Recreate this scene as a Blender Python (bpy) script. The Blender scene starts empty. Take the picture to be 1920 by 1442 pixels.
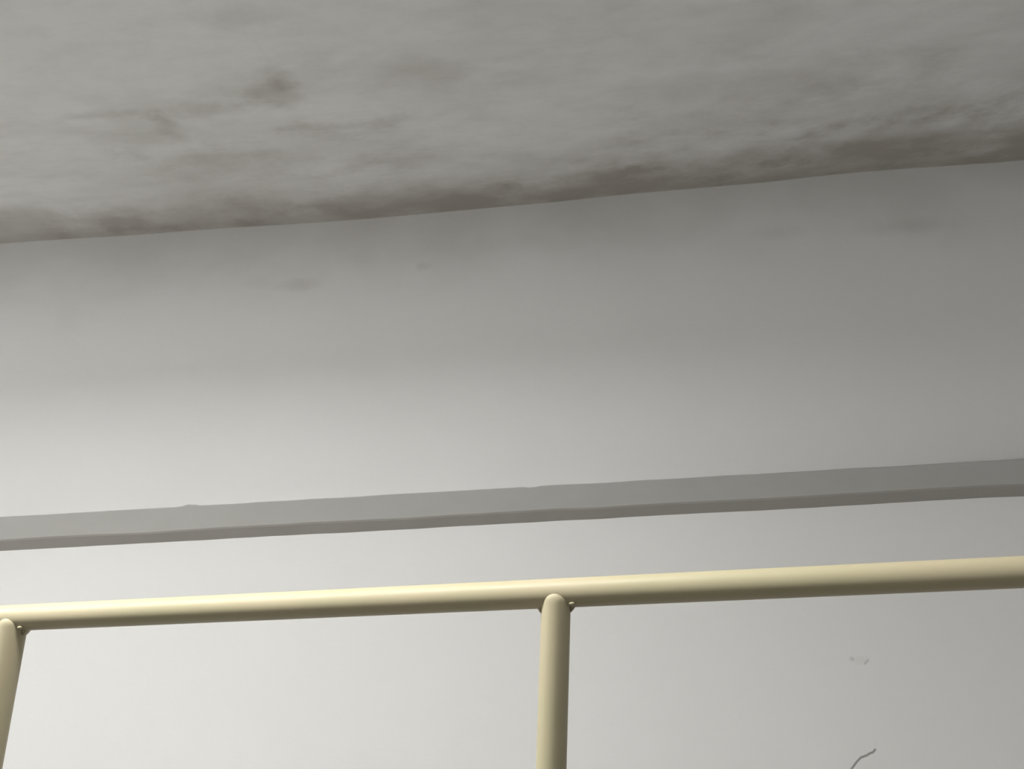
import bpy, bmesh, math, random
from mathutils import Vector, Matrix, noise

C = bpy.context.scene.collection
sc = bpy.context.scene
# ---------------------------------------------------------------- camera
cam_d = bpy.data.cameras.new('camera'); cam = bpy.data.objects.new('camera', cam_d); C.objects.link(cam)
cam_d.sensor_width = 36.0; cam_d.lens = 1500.0 * 36.0 / 1920.0; cam_d.clip_start = 0.02
cam.matrix_world = (Matrix.Translation((0, 0, 1.45)) @ Matrix.Rotation(0.07799, 4, 'Z')
                    @ Matrix.Rotation(math.pi / 2 + 0.24417, 4, 'X') @ Matrix.Rotation(-0.04791, 4, 'Z'))
sc.camera = cam
# ---------------------------------------------------------------- world, light, exposure
w = bpy.data.worlds.new('sky'); sc.world = w; w.use_nodes = True
bg = w.node_tree.nodes['Background']; bg.inputs['Color'].default_value = (0.86, 0.93, 1.0, 1); bg.inputs['Strength'].default_value = 0.6
sc.view_settings.view_transform = 'Standard'; sc.view_settings.look = 'None'
sc.view_settings.gamma = 1.0; sc.view_settings.use_curve_mapping = False
sc.view_settings.exposure = -0.04
XL, XR, YB, YW, ZC = -4.8, 2.1, -1.8, 2.2, 2.56            # room inner faces
STRIP = (-2.45, 0.06, 0.62)                                  # long narrow strip light, added out of view: x0, x1, y
ld = bpy.data.lights.new('added_strip_light', 'AREA'); ld.shape = 'RECTANGLE'
ld.size = STRIP[1] - STRIP[0]; ld.size_y = 0.2; ld.energy = 69; ld.color = (1.0, 0.995, 0.98)
lo = bpy.data.objects.new('added_strip_light', ld); C.objects.link(lo)
lo.location = ((STRIP[0] + STRIP[1]) / 2, STRIP[2], 2.50)
zz = -Vector((0.0, -0.25, -1)).normalized(); xx = Vector((1, 0, 0)); yy = zz.cross(xx)
lo.rotation_euler = Matrix((xx, yy, zz)).transposed().to_euler()
SIDE = (-0.5, 1.3, 1.25, 2.2)                               # unseen side light added on the left wall: y0, y1, z0, z1
l2 = bpy.data.lights.new('added_side_light', 'AREA'); l2.shape = 'RECTANGLE'
l2.size = 1.7; l2.size_y = 0.85; l2.spread = math.radians(140); l2.energy = 47; l2.color = (1.0, 0.995, 0.98)
w2 = bpy.data.objects.new('added_side_light', l2); C.objects.link(w2)
w2.location = (XL + 0.01, (SIDE[0] + SIDE[1]) / 2, (SIDE[2] + SIDE[3]) / 2)
w2.rotation_euler = Vector((0.88, 0.10, -0.50)).to_track_quat('-Z', 'Y').to_euler()


# ---------------------------------------------------------------- node helpers
class NT:
    def __init__(s, name):
        s.m = bpy.data.materials.new(name); s.m.use_nodes = True; s.t = s.m.node_tree
        s.b = s.t.nodes['Principled BSDF']; s.P = s.t.nodes.new('ShaderNodeTexCoord').outputs['Object']
    def link(s, a, b): s.t.links.new(a, b)
    def put(s, sock, v):
        if hasattr(v, 'is_output'): s.link(v, sock)
        else: sock.default_value = v
    def math(s, op, a, b=None, c=None, clamp=False):
        n = s.t.nodes.new('ShaderNodeMath'); n.operation = op; n.use_clamp = clamp
        s.put(n.inputs[0], a)
        if b is not None: s.put(n.inputs[1], b)
        if c is not None: s.put(n.inputs[2], c)
        return n.outputs[0]
    def vm(s, op, a, b=None, c=None):
        n = s.t.nodes.new('ShaderNodeVectorMath'); n.operation = op
        s.put(n.inputs[0], a)
        if b is not None:
            if op == 'SCALE': s.put(n.inputs['Scale'], b)
            else: s.put(n.inputs[1], b)
        if c is not None: s.put(n.inputs[2], c)
        return n.outputs['Value' if op in ('DOT_PRODUCT', 'LENGTH', 'DISTANCE') else 'Vector']
    def noise(s, scale, detail=3, rough=0.5, vec=None, out='Fac'):
        n = s.t.nodes.new('ShaderNodeTexNoise'); n.inputs['Scale'].default_value = scale
        n.inputs['Detail'].default_value = detail; n.inputs['Roughness'].default_value = rough
        s.link(vec if vec is not None else s.P, n.inputs['Vector']); return n.outputs[out]
    def mapr(s, v, a, b, c, d, smooth=True):
        n = s.t.nodes.new('ShaderNodeMapRange'); n.interpolation_type = 'SMOOTHSTEP' if smooth else 'LINEAR'
        s.link(v, n.inputs['Value'])
        for i, x in zip(('From Min', 'From Max', 'To Min', 'To Max'), (a, b, c, d)): n.inputs[i].default_value = x
        return n.outputs['Result']
    def mix(s, f, a, b):
        n = s.t.nodes.new('ShaderNodeMix'); n.data_type = 'RGBA'
        s.put(n.inputs['Factor'], f)
        for i, v in ((6, a), (7, b)):
            s.put(n.inputs[i], v if hasattr(v, 'is_output') else (*v, 1))
        return n.outputs[2]
    def bump(s, h, strength, dist, prev=None):
        n = s.t.nodes.new('ShaderNodeBump'); n.inputs['Strength'].default_value = strength
        n.inputs['Distance'].default_value = dist; s.link(h, n.inputs['Height'])
        if prev is not None: s.link(prev, n.inputs['Normal'])
        return n.outputs['Normal']
    def color(s, v): s.put(s.b.inputs['Base Color'], v if hasattr(v, 'is_output') else (*v, 1))
    def rough(s, v): s.put(s.b.inputs['Roughness'], v)
    def stretched(s, sx, sy, sz): return s.vm('MULTIPLY', s.P, (sx, sy, sz))
    def blot(s, c, r, amount, warp):
        """one soft-edged stain: ellipse with radii r at c, its rim broken up by warp"""
        d = s.vm('LENGTH', s.vm('DIVIDE', s.vm('SUBTRACT', s.P, c), r))
        d = s.math('ADD', d, warp)
        return s.mapr(d, 0.0, 1.25, amount, 0.0)
    def seg(s, a, b, wd, soft):
        """line mark from a to b"""
        a = Vector(a); b = Vector(b); ab = b - a
        ap = s.vm('SUBTRACT', s.P, a)
        t = s.math('MULTIPLY', s.vm('DOT_PRODUCT', ap, ab), 1.0 / ab.length_squared, clamp=True)
        d = s.vm('LENGTH', s.vm('SUBTRACT', ap, s.vm('SCALE', ab, t)))
        return s.mapr(d, wd, wd + soft, 1.0, 0.0)


def fold(nt, op, vals):
    v = vals[0]
    for x in vals[1:]: v = nt.math(op, v, x)
    return v


# ---------------------------------------------------------------- materials
PAINT = (0.79, 0.787, 0.775)
STAIN_AND_SHADE = (0.38, 0.355, 0.315)


def wall_paint():
    n = NT('wall_paint')
    warp = n.mapr(n.noise(9, 4, 0.6), 0.3, 0.7, -0.35, 0.35, False)
    bl = [((-0.80, 2.2, 2.352), (0.085, 1, 0.022), 0.22), ((-0.426, 2.2, 2.380), (0.028, 1, 0.018), 0.30),
          ((-0.93, 2.2, 2.372), (0.06, 1, 0.02), 0.12), ((0.605, 2.2, 2.40), (0.09, 1, 0.03), 0.16),
          ((0.976, 2.2, 2.385), (0.15, 1, 0.03), 0.20), ((-1.52, 2.2, 2.30), (0.05, 1, 0.07), 0.10),
          ((-0.3, 2.2, 2.42), (0.35, 1, 0.05), 0.10)]
    st = fold(n, 'ADD', [n.blot(c, r, k, warp) for c, r, k in bl])
    # corner shade painted into the colour below the ceiling joint, patchy
    z = n.t.nodes.new('ShaderNodeSeparateXYZ'); n.link(n.P, z.inputs[0])
    shade_edge = n.math('ADD', z.outputs['Z'], n.mapr(n.noise(4, 3, 0.55, n.stretched(1, 1, 1.6)), 0.3, 0.7, -0.07, 0.07, False))
    corner_shade = n.mapr(shade_edge, 2.30, 2.60, 0.0, 0.30)
    tot = n.math('ADD', st, corner_shade, clamp=True)
    col = n.mix(tot, PAINT, STAIN_AND_SHADE)
    tint = n.mapr(n.noise(2.3, 2), 0.3, 0.7, 0.0, 1.0)
    col = n.mix(n.math('MULTIPLY', tint, 0.35), col, (0.765, 0.765, 0.75))
    # hairline crack and two chips, low on the right
    pts = [(0.585, 0.94), (0.6204, 0.9718), (0.6325, 0.9848), (0.6443, 0.9954), (0.659, 0.9998), (0.668, 1.0045), (0.6754, 1.0066), (0.6814, 1.0125)]
    cr = fold(n, 'MAXIMUM', [n.seg((a[0], 2.2, a[1]), (b[0], 2.2, b[1]), 0.0012, 0.0026) for a, b in zip(pts, pts[1:])])
    ridge = n.seg((0.6811, 2.2, 1.0443), (0.6814, 2.2, 1.014), 0.001, 0.006)
    chips = n.math('MAXIMUM', n.seg((0.6875, 2.2, 1.2144), (0.6955, 2.2, 1.2217), 0.0009, 0.004),
                   n.math('MULTIPLY', n.seg((0.6555, 2.2, 1.2270), (0.658, 2.2, 1.2262), 0.001, 0.006), 0.9))
    marks = n.math('MAXIMUM', cr, n.math('MULTIPLY', chips, 0.42))
    col = n.mix(n.math('MULTIPLY', marks, 0.75), col, (0.20, 0.195, 0.175))
    smudge = n.blot((0.672, 2.2, 1.223), (0.03, 1, 0.012), 0.10, warp)
    col = n.mix(smudge, col, STAIN_AND_SHADE)
    n.color(col); n.rough(0.62)
    nb = n.bump(n.noise(14, 3, 0.5, n.stretched(1, 1, 1.4)), 0.25, 0.006)
    nb = n.bump(n.math('ADD', n.math('MULTIPLY', marks, -1), n.math('MULTIPLY', ridge, 0.35)), 0.5, 0.002, nb)
    n.link(nb, n.b.inputs['Normal'])
    return n.m


def ceiling_paint():
    n = NT('ceiling_paint')
    warp = n.mapr(n.noise(6, 5, 0.6, n.stretched(1, 1.3, 1)), 0.28, 0.72, -0.65, 0.65, False)
    S = [((-0.66, 1.555), (0.13, 0.06), .42), ((-0.60, 1.50), (0.06, 0.05), .30), ((-0.82, 1.60), (0.14, 0.04), .34),
         ((-0.50, 1.714), (0.17, 0.03), .40), ((-1.03, 1.66), (0.13, 0.10), .20), ((-1.10, 1.575), (0.15, 0.02), .24),
         ((-0.93, 1.66), (0.03, 0.10), .16), ((-0.25, 1.53), (0.13, 0.05), .24), ((-0.60, 1.31), (0.11, 0.03), .20),
         ((-0.90, 1.84), (0.28, 0.10), .22), ((-0.62, 1.80), (0.30, 0.12), .16), ((-0.42, 1.90), (0.18, 0.05), .25),
         ((-1.62, 2.06), (0.45, 0.12), .24), ((-1.05, 2.10), (0.45, 0.10), .26), ((-0.45, 2.13), (0.50, 0.12), .26),
         ((0.05, 2.06), (0.22, 0.05), .24), ((0.18, 2.12), (0.40, 0.10), .26), ((0.50, 2.03), (0.40, 0.14), .28),
         ((1.00, 2.02), (0.50, 0.15), .36), ((0.75, 1.83), (0.50, 0.12), .22), ((0.52, 1.70), (0.35, 0.10), .14),
         ((0.10, 1.92), (0.35, 0.07), .18), ((1.05, 1.75), (0.35, 0.20), .16), ((0.35, 1.50), (0.40, 0.12), .08),
         ((1.6, 2.1), (0.6, 0.2), .3)]
    st = fold(n, 'ADD', [n.blot((x, y, 2.56), (rx, ry, 1), k, warp) for (x, y), (rx, ry), k in S])
    # corner shade painted in where the ceiling meets the wall, uneven in width
    q = n.t.nodes.new('ShaderNodeSeparateXYZ'); n.link(n.P, q.inputs[0])
    yy = n.math('ADD', q.outputs['Y'], n.mapr(n.noise(3.0, 3, 0.5), 0.3, 0.7, -0.07, 0.07, False))
    st = n.math('ADD', st, n.math('ADD', n.mapr(yy, 1.90, 2.14, 0.0, 0.46), n.mapr(q.outputs['Y'], 2.10, 2.18, 0, 0.26)))
    fine = n.math('ADD', n.mapr(n.noise(9, 5, 0.62, n.stretched(1, 2.0, 1)), 0.4, 0.7, 0.02, 0.12),
                  n.mapr(n.noise(2.6, 3, 0.6, n.stretched(1, 2.4, 1)), 0.42, 0.66, 0.0, 0.14))
    tot = n.math('MINIMUM', n.math('ADD', n.math('MULTIPLY', st, 0.88), fine), 0.9)
    col = n.mix(tot, PAINT, (0.345, 0.32, 0.28))
    n.color(col); n.rough(0.75)
    nb = n.bump(n.noise(4, 4, 0.5, n.stretched(1, 1.8, 1)), 0.5, 0.02)
    n.link(nb, n.b.inputs['Normal'])
    return n.m


def ledge_paint():
    n = NT('ledge_paint')
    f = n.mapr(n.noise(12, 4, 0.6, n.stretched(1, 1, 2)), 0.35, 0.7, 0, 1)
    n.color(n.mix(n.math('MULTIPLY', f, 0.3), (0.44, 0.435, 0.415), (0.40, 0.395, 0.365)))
    n.rough(0.6)
    n.link(n.bump(n.noise(30, 3), 0.15, 0.003), n.b.inputs['Normal'])
    return n.m


def enamel():
    n = NT('cream_enamel')
    f = n.mapr(n.noise(7, 3, 0.5), 0.35, 0.7, 0, 1)
    n.color(n.mix(f, (0.45, 0.395, 0.265), (0.425, 0.39, 0.25)))
    n.rough(n.mapr(n.noise(20, 3), 0.3, 0.7, 0.40, 0.48))
    n.b.inputs['Specular IOR Level'].default_value = 0.3
    n.link(n.bump(n.noise(60, 2), 0.12, 0.001), n.b.inputs['Normal'])
    return n.m


def plain(name, col, rough=0.7, sc_=8, amt=0.12):
    n = NT(name)
    n.color(n.mix(n.math('MULTIPLY', n.noise(sc_, 4), amt * 2), col, tuple(c * 0.7 for c in col)))
    n.rough(rough); return n.m


M_WALL, M_CEIL, M_LEDGE, M_CREAM = wall_paint(), ceiling_paint(), ledge_paint(), enamel()
M_UNDER = plain('ledge_under_shade', (0.395, 0.38, 0.35), 0.8, 14, 0.2)  # shade under the ledge put into a darker colour
M_SIDE = plain('side_wall_paint', (0.88, 0.88, 0.87)); M_FLOOR = plain('floor_tile', (0.60, 0.59, 0.575), 0.5)
M_FRAME = plain('light_frame_paint', (0.70, 0.69, 0.66), 0.5)


# ---------------------------------------------------------------- mesh helpers
def obj(name, bm, mat, parent=None, smooth=False):
    me = bpy.data.meshes.new(name); bmesh.ops.recalc_face_normals(bm, faces=bm.faces); bm.to_mesh(me); bm.free()
    me.materials.append(mat)
    if smooth:
        for p in me.polygons: p.use_smooth = True
    o = bpy.data.objects.new(name, me); C.objects.link(o); o.parent = parent
    return o


def struct(name, bm, mat, parent=None, smooth=False):
    o = obj(name, bm, mat, parent, smooth); o['kind'] = 'structure'; return o


def box(bm, x0, x1, y0, y1, z0, z1):
    v = [bm.verts.new((x, y, z)) for x in (x0, x1) for y in (y0, y1) for z in (z0, z1)]
    for f in ((0, 1, 3, 2), (4, 6, 7, 5), (0, 4, 5, 1), (2, 3, 7, 6), (0, 2, 6, 4), (1, 5, 7, 3)):
        bm.faces.new([v[i] for i in f])


def tube(bm, pts, r, n=40, cap=True):
    """swept round tube; pts are centres, r radius or list of radii"""
    pts = [Vector(p) for p in pts]; rings = []
    for i, p in enumerate(pts):
        t = (pts[min(i + 1, len(pts) - 1)] - pts[max(i - 1, 0)]).normalized()
        ref = Vector((0, 1, 0)) if abs(t.y) < 0.9 else Vector((1, 0, 0))
        u = t.cross(ref).normalized(); v = t.cross(u)
        rr = r[i] if isinstance(r, (list, tuple)) else r
        rings.append([bm.verts.new(p + (u * math.cos(2 * math.pi * k / n) + v * math.sin(2 * math.pi * k / n)) * rr) for k in range(n)])
    for a, b in zip(rings, rings[1:]):
        for k in range(n): bm.faces.new((a[k], a[(k + 1) % n], b[(k + 1) % n], b[k]))
    if cap: bm.faces.new(rings[0]); bm.faces.new(rings[-1][::-1])


def lerp_tab(tab, x):
    if x <= tab[0][0]: return tab[0][1]
    for (a, va), (b, vb) in zip(tab, tab[1:]):
        if x <= b:
            t = (x - a) / (b - a); t = t * t * (3 - 2 * t); return va + (vb - va) * t
    return tab[-1][1]


# ---------------------------------------------------------------- room shell
bm = bmesh.new(); box(bm, XL - 0.2, XR + 0.2, YW, YW + 0.2, 0, 2.66)
struct('wall_back', bm, M_WALL)
bm = bmesh.new(); box(bm, XL - 0.2, XR + 0.2, YB - 0.2, YW + 0.2, -0.15, 0); struct('floor', bm, M_FLOOR)
bm = bmesh.new(); box(bm, XR, XR + 0.2, YB, YW, 0, 2.66); struct('wall_right', bm, M_SIDE)
bm = bmesh.new(); box(bm, XL - 0.2, XR + 0.2, YB - 0.2, YB, 0, 2.66); struct('wall_front', bm, M_SIDE)
bm = bmesh.new(); box(bm, XL - 0.2, XL, YB, YW, 0, 2.66); struct('wall_left', bm, M_SIDE)
# frame dressing the added strip light, just under the closed ceiling
bm = bmesh.new(); fx0, fx1, fy = STRIP[0] - 0.03, STRIP[1] + 0.03, STRIP[2]
for (a, b, c, d) in ((fx0, fx1, fy - 0.15, fy - 0.115), (fx0, fx1, fy + 0.115, fy + 0.15), (fx0, fx0 + 0.025, fy - 0.115, fy + 0.115), (fx1 - 0.025, fx1, fy - 0.115, fy + 0.115)):
    box(bm, a, b, c, d, 2.475, 2.575)
struct('added_strip_frame', bm, M_FRAME)
bm = bmesh.new(); y0, y1, z0, z1 = SIDE                     # frame dressing the side light added on the left wall
for (a, b, c, d) in ((y0, y0 + 0.05, z0, z1), (y1 - 0.05, y1, z0, z1), (y0 + 0.05, y1 - 0.05, z0, z0 + 0.05), (y0 + 0.05, y1 - 0.05, z1 - 0.05, z1)):
    box(bm, XL - 0.02, XL + 0.03, a, b, c, d)
struct('added_side_frame', bm, M_FRAME)

# hand-plastered ceiling: a gently uneven slab whose edge at the back wall dips and rises
EDGE = [(-4.8, 2.572), (-1.77, 2.570), (-1.2, 2.560), (-0.57, 2.550), (-0.08, 2.553), (0.24, 2.559), (0.56, 2.560), (0.85, 2.567), (1.33, 2.561), (2.1, 2.560)]
bm = bmesh.new(); nx, ny = 320, 150; grid = []
for j in range(ny + 1):
    y = YW - (YW - YB) * (j / ny) ** 1.6; row = []
    k = math.exp(-(YW - y) / 0.16)
    for i in range(nx + 1):
        x = XL + (XR - XL) * i / nx
        z = ZC + (lerp_tab(EDGE, x) - ZC) * k
        p = Vector((x * 2.1, y * 3.4, 0.3))
        z += (1 - math.exp(-(YW - y) / 0.1)) * (0.006 * noise.noise(p) + 0.003 * noise.noise(p * 2.3))
        row.append(bm.verts.new((x, y, z)))
    grid.append(row)
for j in range(ny):
    for i in range(nx): bm.faces.new((grid[j][i], grid[j][i + 1], grid[j + 1][i + 1], grid[j + 1][i]))
top = [[bm.verts.new((x, y, 2.66)) for x in (XL, XR)] for y in (YW, YB)]
bm.faces.new((top[0][0], top[1][0], top[1][1], top[0][1]))
bm.faces.new([top[0][1], top[0][0]] + grid[0]); bm.faces.new([top[1][0], top[1][1]] + grid[-1][::-1])
bm.faces.new([top[1][0], top[0][0]] + [g[0] for g in grid])
bm.faces.new([top[0][1], top[1][1]] + [g[-1] for g in grid][::-1])
struct('ceiling', bm, M_CEIL, smooth=False)
for p in bpy.data.objects['ceiling'].data.polygons: p.use_smooth = len(p.vertices) == 4 and p.area < 0.05

# plaster ledge along the back wall: a sloping face over a darker, steeper under-face
bm = bmesh.new(); rings = []; N = 420
random.seed(4)
for i in range(N + 1):
    x = XL + (XR - XL) * i / N
    a = 0.0022 * noise.noise(Vector((x * 3.1, 0, 1))) + 0.0012 * noise.noise(Vector((x * 9, 4, 1)))
    b = 0.0020 * noise.noise(Vector((x * 2.7, 7, 2))) + 0.0010 * noise.noise(Vector((x * 10, 9, 1)))
    c = 0.0025 * noise.noise(Vector((x * 3.7, 12, 2)))
    lump = 0.006 * math.exp(-((x + 1.0917) / 0.009) ** 2) - 0.0035 * math.exp(-((x + 0.127) / 0.012) ** 2)
    zt = 1.7013 + a + lump
    zb = 1.6099 + b
    zm = zb + 0.026 + c
    prof = [(0.0, zt + 0.004), (0.050, zt), (0.054, zt - 0.003), (0.038, zm + 0.003), (0.034, zm - 0.002), (0.0, zb)]
    rings.append([bm.verts.new((x, YW - d, z)) for d, z in prof])
for r0, r1 in zip(rings, rings[1:]):
    for k in range(6):
        f = bm.faces.new((r0[k], r0[(k + 1) % 6], r1[(k + 1) % 6], r1[k]))
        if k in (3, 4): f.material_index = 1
bm.faces.new(rings[0]); bm.faces.new(rings[-1][::-1])
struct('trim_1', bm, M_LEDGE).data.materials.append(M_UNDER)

# ---------------------------------------------------------------- tubular bed frame
A = -0.09647                                                # yaw of the head rail against the wall
U = Vector((math.cos(A), math.sin(A), 0)); R0 = Vector((-0.0334, 0.9238, 1.4378)); R_RAIL, R_POST = 0.0160, 0.0163
LEAN = Vector((-0.0907, -0.0031, -1.0))                     # the posts stand slightly askew
bed = bpy.data.objects.new('bed_frame', None); C.objects.link(bed)
base = R0 + LEAN * (R0.z); base.z = 0; bed.location = base
bed['label'] = 'cream enamelled tubular metal bed frame, its top rail and posts standing before the white wall'
bed['category'] = 'bed frame'


def local(bm):
    bmesh.ops.translate(bm, verts=bm.verts, vec=-base); return bm


STEPS = [-2, -1, 0, 1, 2]
GAP = 0.6880
bm = bmesh.new()
n = 60; s0, s1 = -2 * GAP, 2 * GAP
tube(bm, [R0 + U * (s0 + (s1 - s0) * i / n) for i in range(n + 1)], R_RAIL, 64)
obj('top_rail', local(bm), M_CREAM, bed, True)
Z2 = 0.42
bm = bmesh.new(); L0 = R0 + LEAN * (R0.z - Z2)
tube(bm, [L0 + U * s0, L0 + U * s1], R_RAIL, 48); obj('bottom_rail', local(bm), M_CREAM, bed, True)
for k in STEPS:
    s = k * GAP
    bm = bmesh.new(); T = R0 + U * s
    # the post is coped to the rail: its crown follows the rail's round, then it runs to the floor
    F = Vector((-math.sin(A), math.cos(A), 0)); pts = []; rad = []
    hs = [0.0, 0.0005, 0.0013, 0.0026, 0.0042, 0.006, 0.008, 0.0105, 0.0135] + [0.02 + (R0.z - 0.021) * i / 30 for i in range(31)]
    for h in hs:
        t = min(1, h / 0.0115); pts.append(T + LEAN * (h - 0.0036) - F * 0.0026); rad.append(R_POST * (0.25 + 0.75 * math.sqrt(1 - (1 - t) ** 2)))
    tube(bm, pts, rad, 64)
    p = obj('post', local(bm), M_CREAM, bed, True)
    for side in (-1, 1):
        if (k == 2 and side == 1) or (k == -2 and side == -1): continue
        # weld: a small web in the corner and a bead on it
        bm = bmesh.new(); L = -LEAN.normalized()
        c0 = T + U * (side * (R_POST - 0.001)) - L * R_RAIL * 0.86
        w1 = 0.0085 if side > 0 else 0.0075
        pts = [c0 + L * 0.004, c0 + U * side * w1 + L * 0.0032, c0 + U * side * w1 * 0.55 - L * 0.0040, c0 - L * 0.0085]
        F = Vector((-math.sin(A), math.cos(A), 0))
        fr = [bm.verts.new(q - F * 0.0055) for q in pts]; bk = [bm.verts.new(q + F * 0.0055) for q in pts]
        bm.faces.new(fr); bm.faces.new(bk[::-1])
        for i in range(4): bm.faces.new((fr[i], fr[(i + 1) % 4], bk[(i + 1) % 4], bk[i]))
        bmesh.ops.bevel(bm, geom=list(bm.edges), offset=0.0012, segments=2, affect='EDGES')
        if side > 0:
            g = bmesh.ops.create_icosphere(bm, subdivisions=3, radius=0.0025)
            q = c0 + U * 0.0036 - F * 0.0120 + L * 0.0022
            for v in g['verts']: v.co = Vector((v.co.x * 1.5, v.co.y, v.co.z * 0.8)) + q
        wd = obj('weld', local(bm), M_CREAM, p, True)

# dark slab added to keep the tubes' undersides dark, unseen, below the frame of the picture
bm = bmesh.new(); box(bm, -1.45, 1.35, -0.30, 0.80, 0.90, 1.08)
bmesh.ops.rotate(bm, verts=bm.verts, cent=R0, matrix=Matrix.Rotation(A, 3, 'Z'))
bmesh.ops.bevel(bm, geom=list(bm.edges), offset=0.04, segments=4, affect='EDGES')
ms = obj('light_blocker', local(bm), plain('blocker_dark', (0.03, 0.024, 0.02), 0.9), bed, True)
bpy.context.view_layer.update()
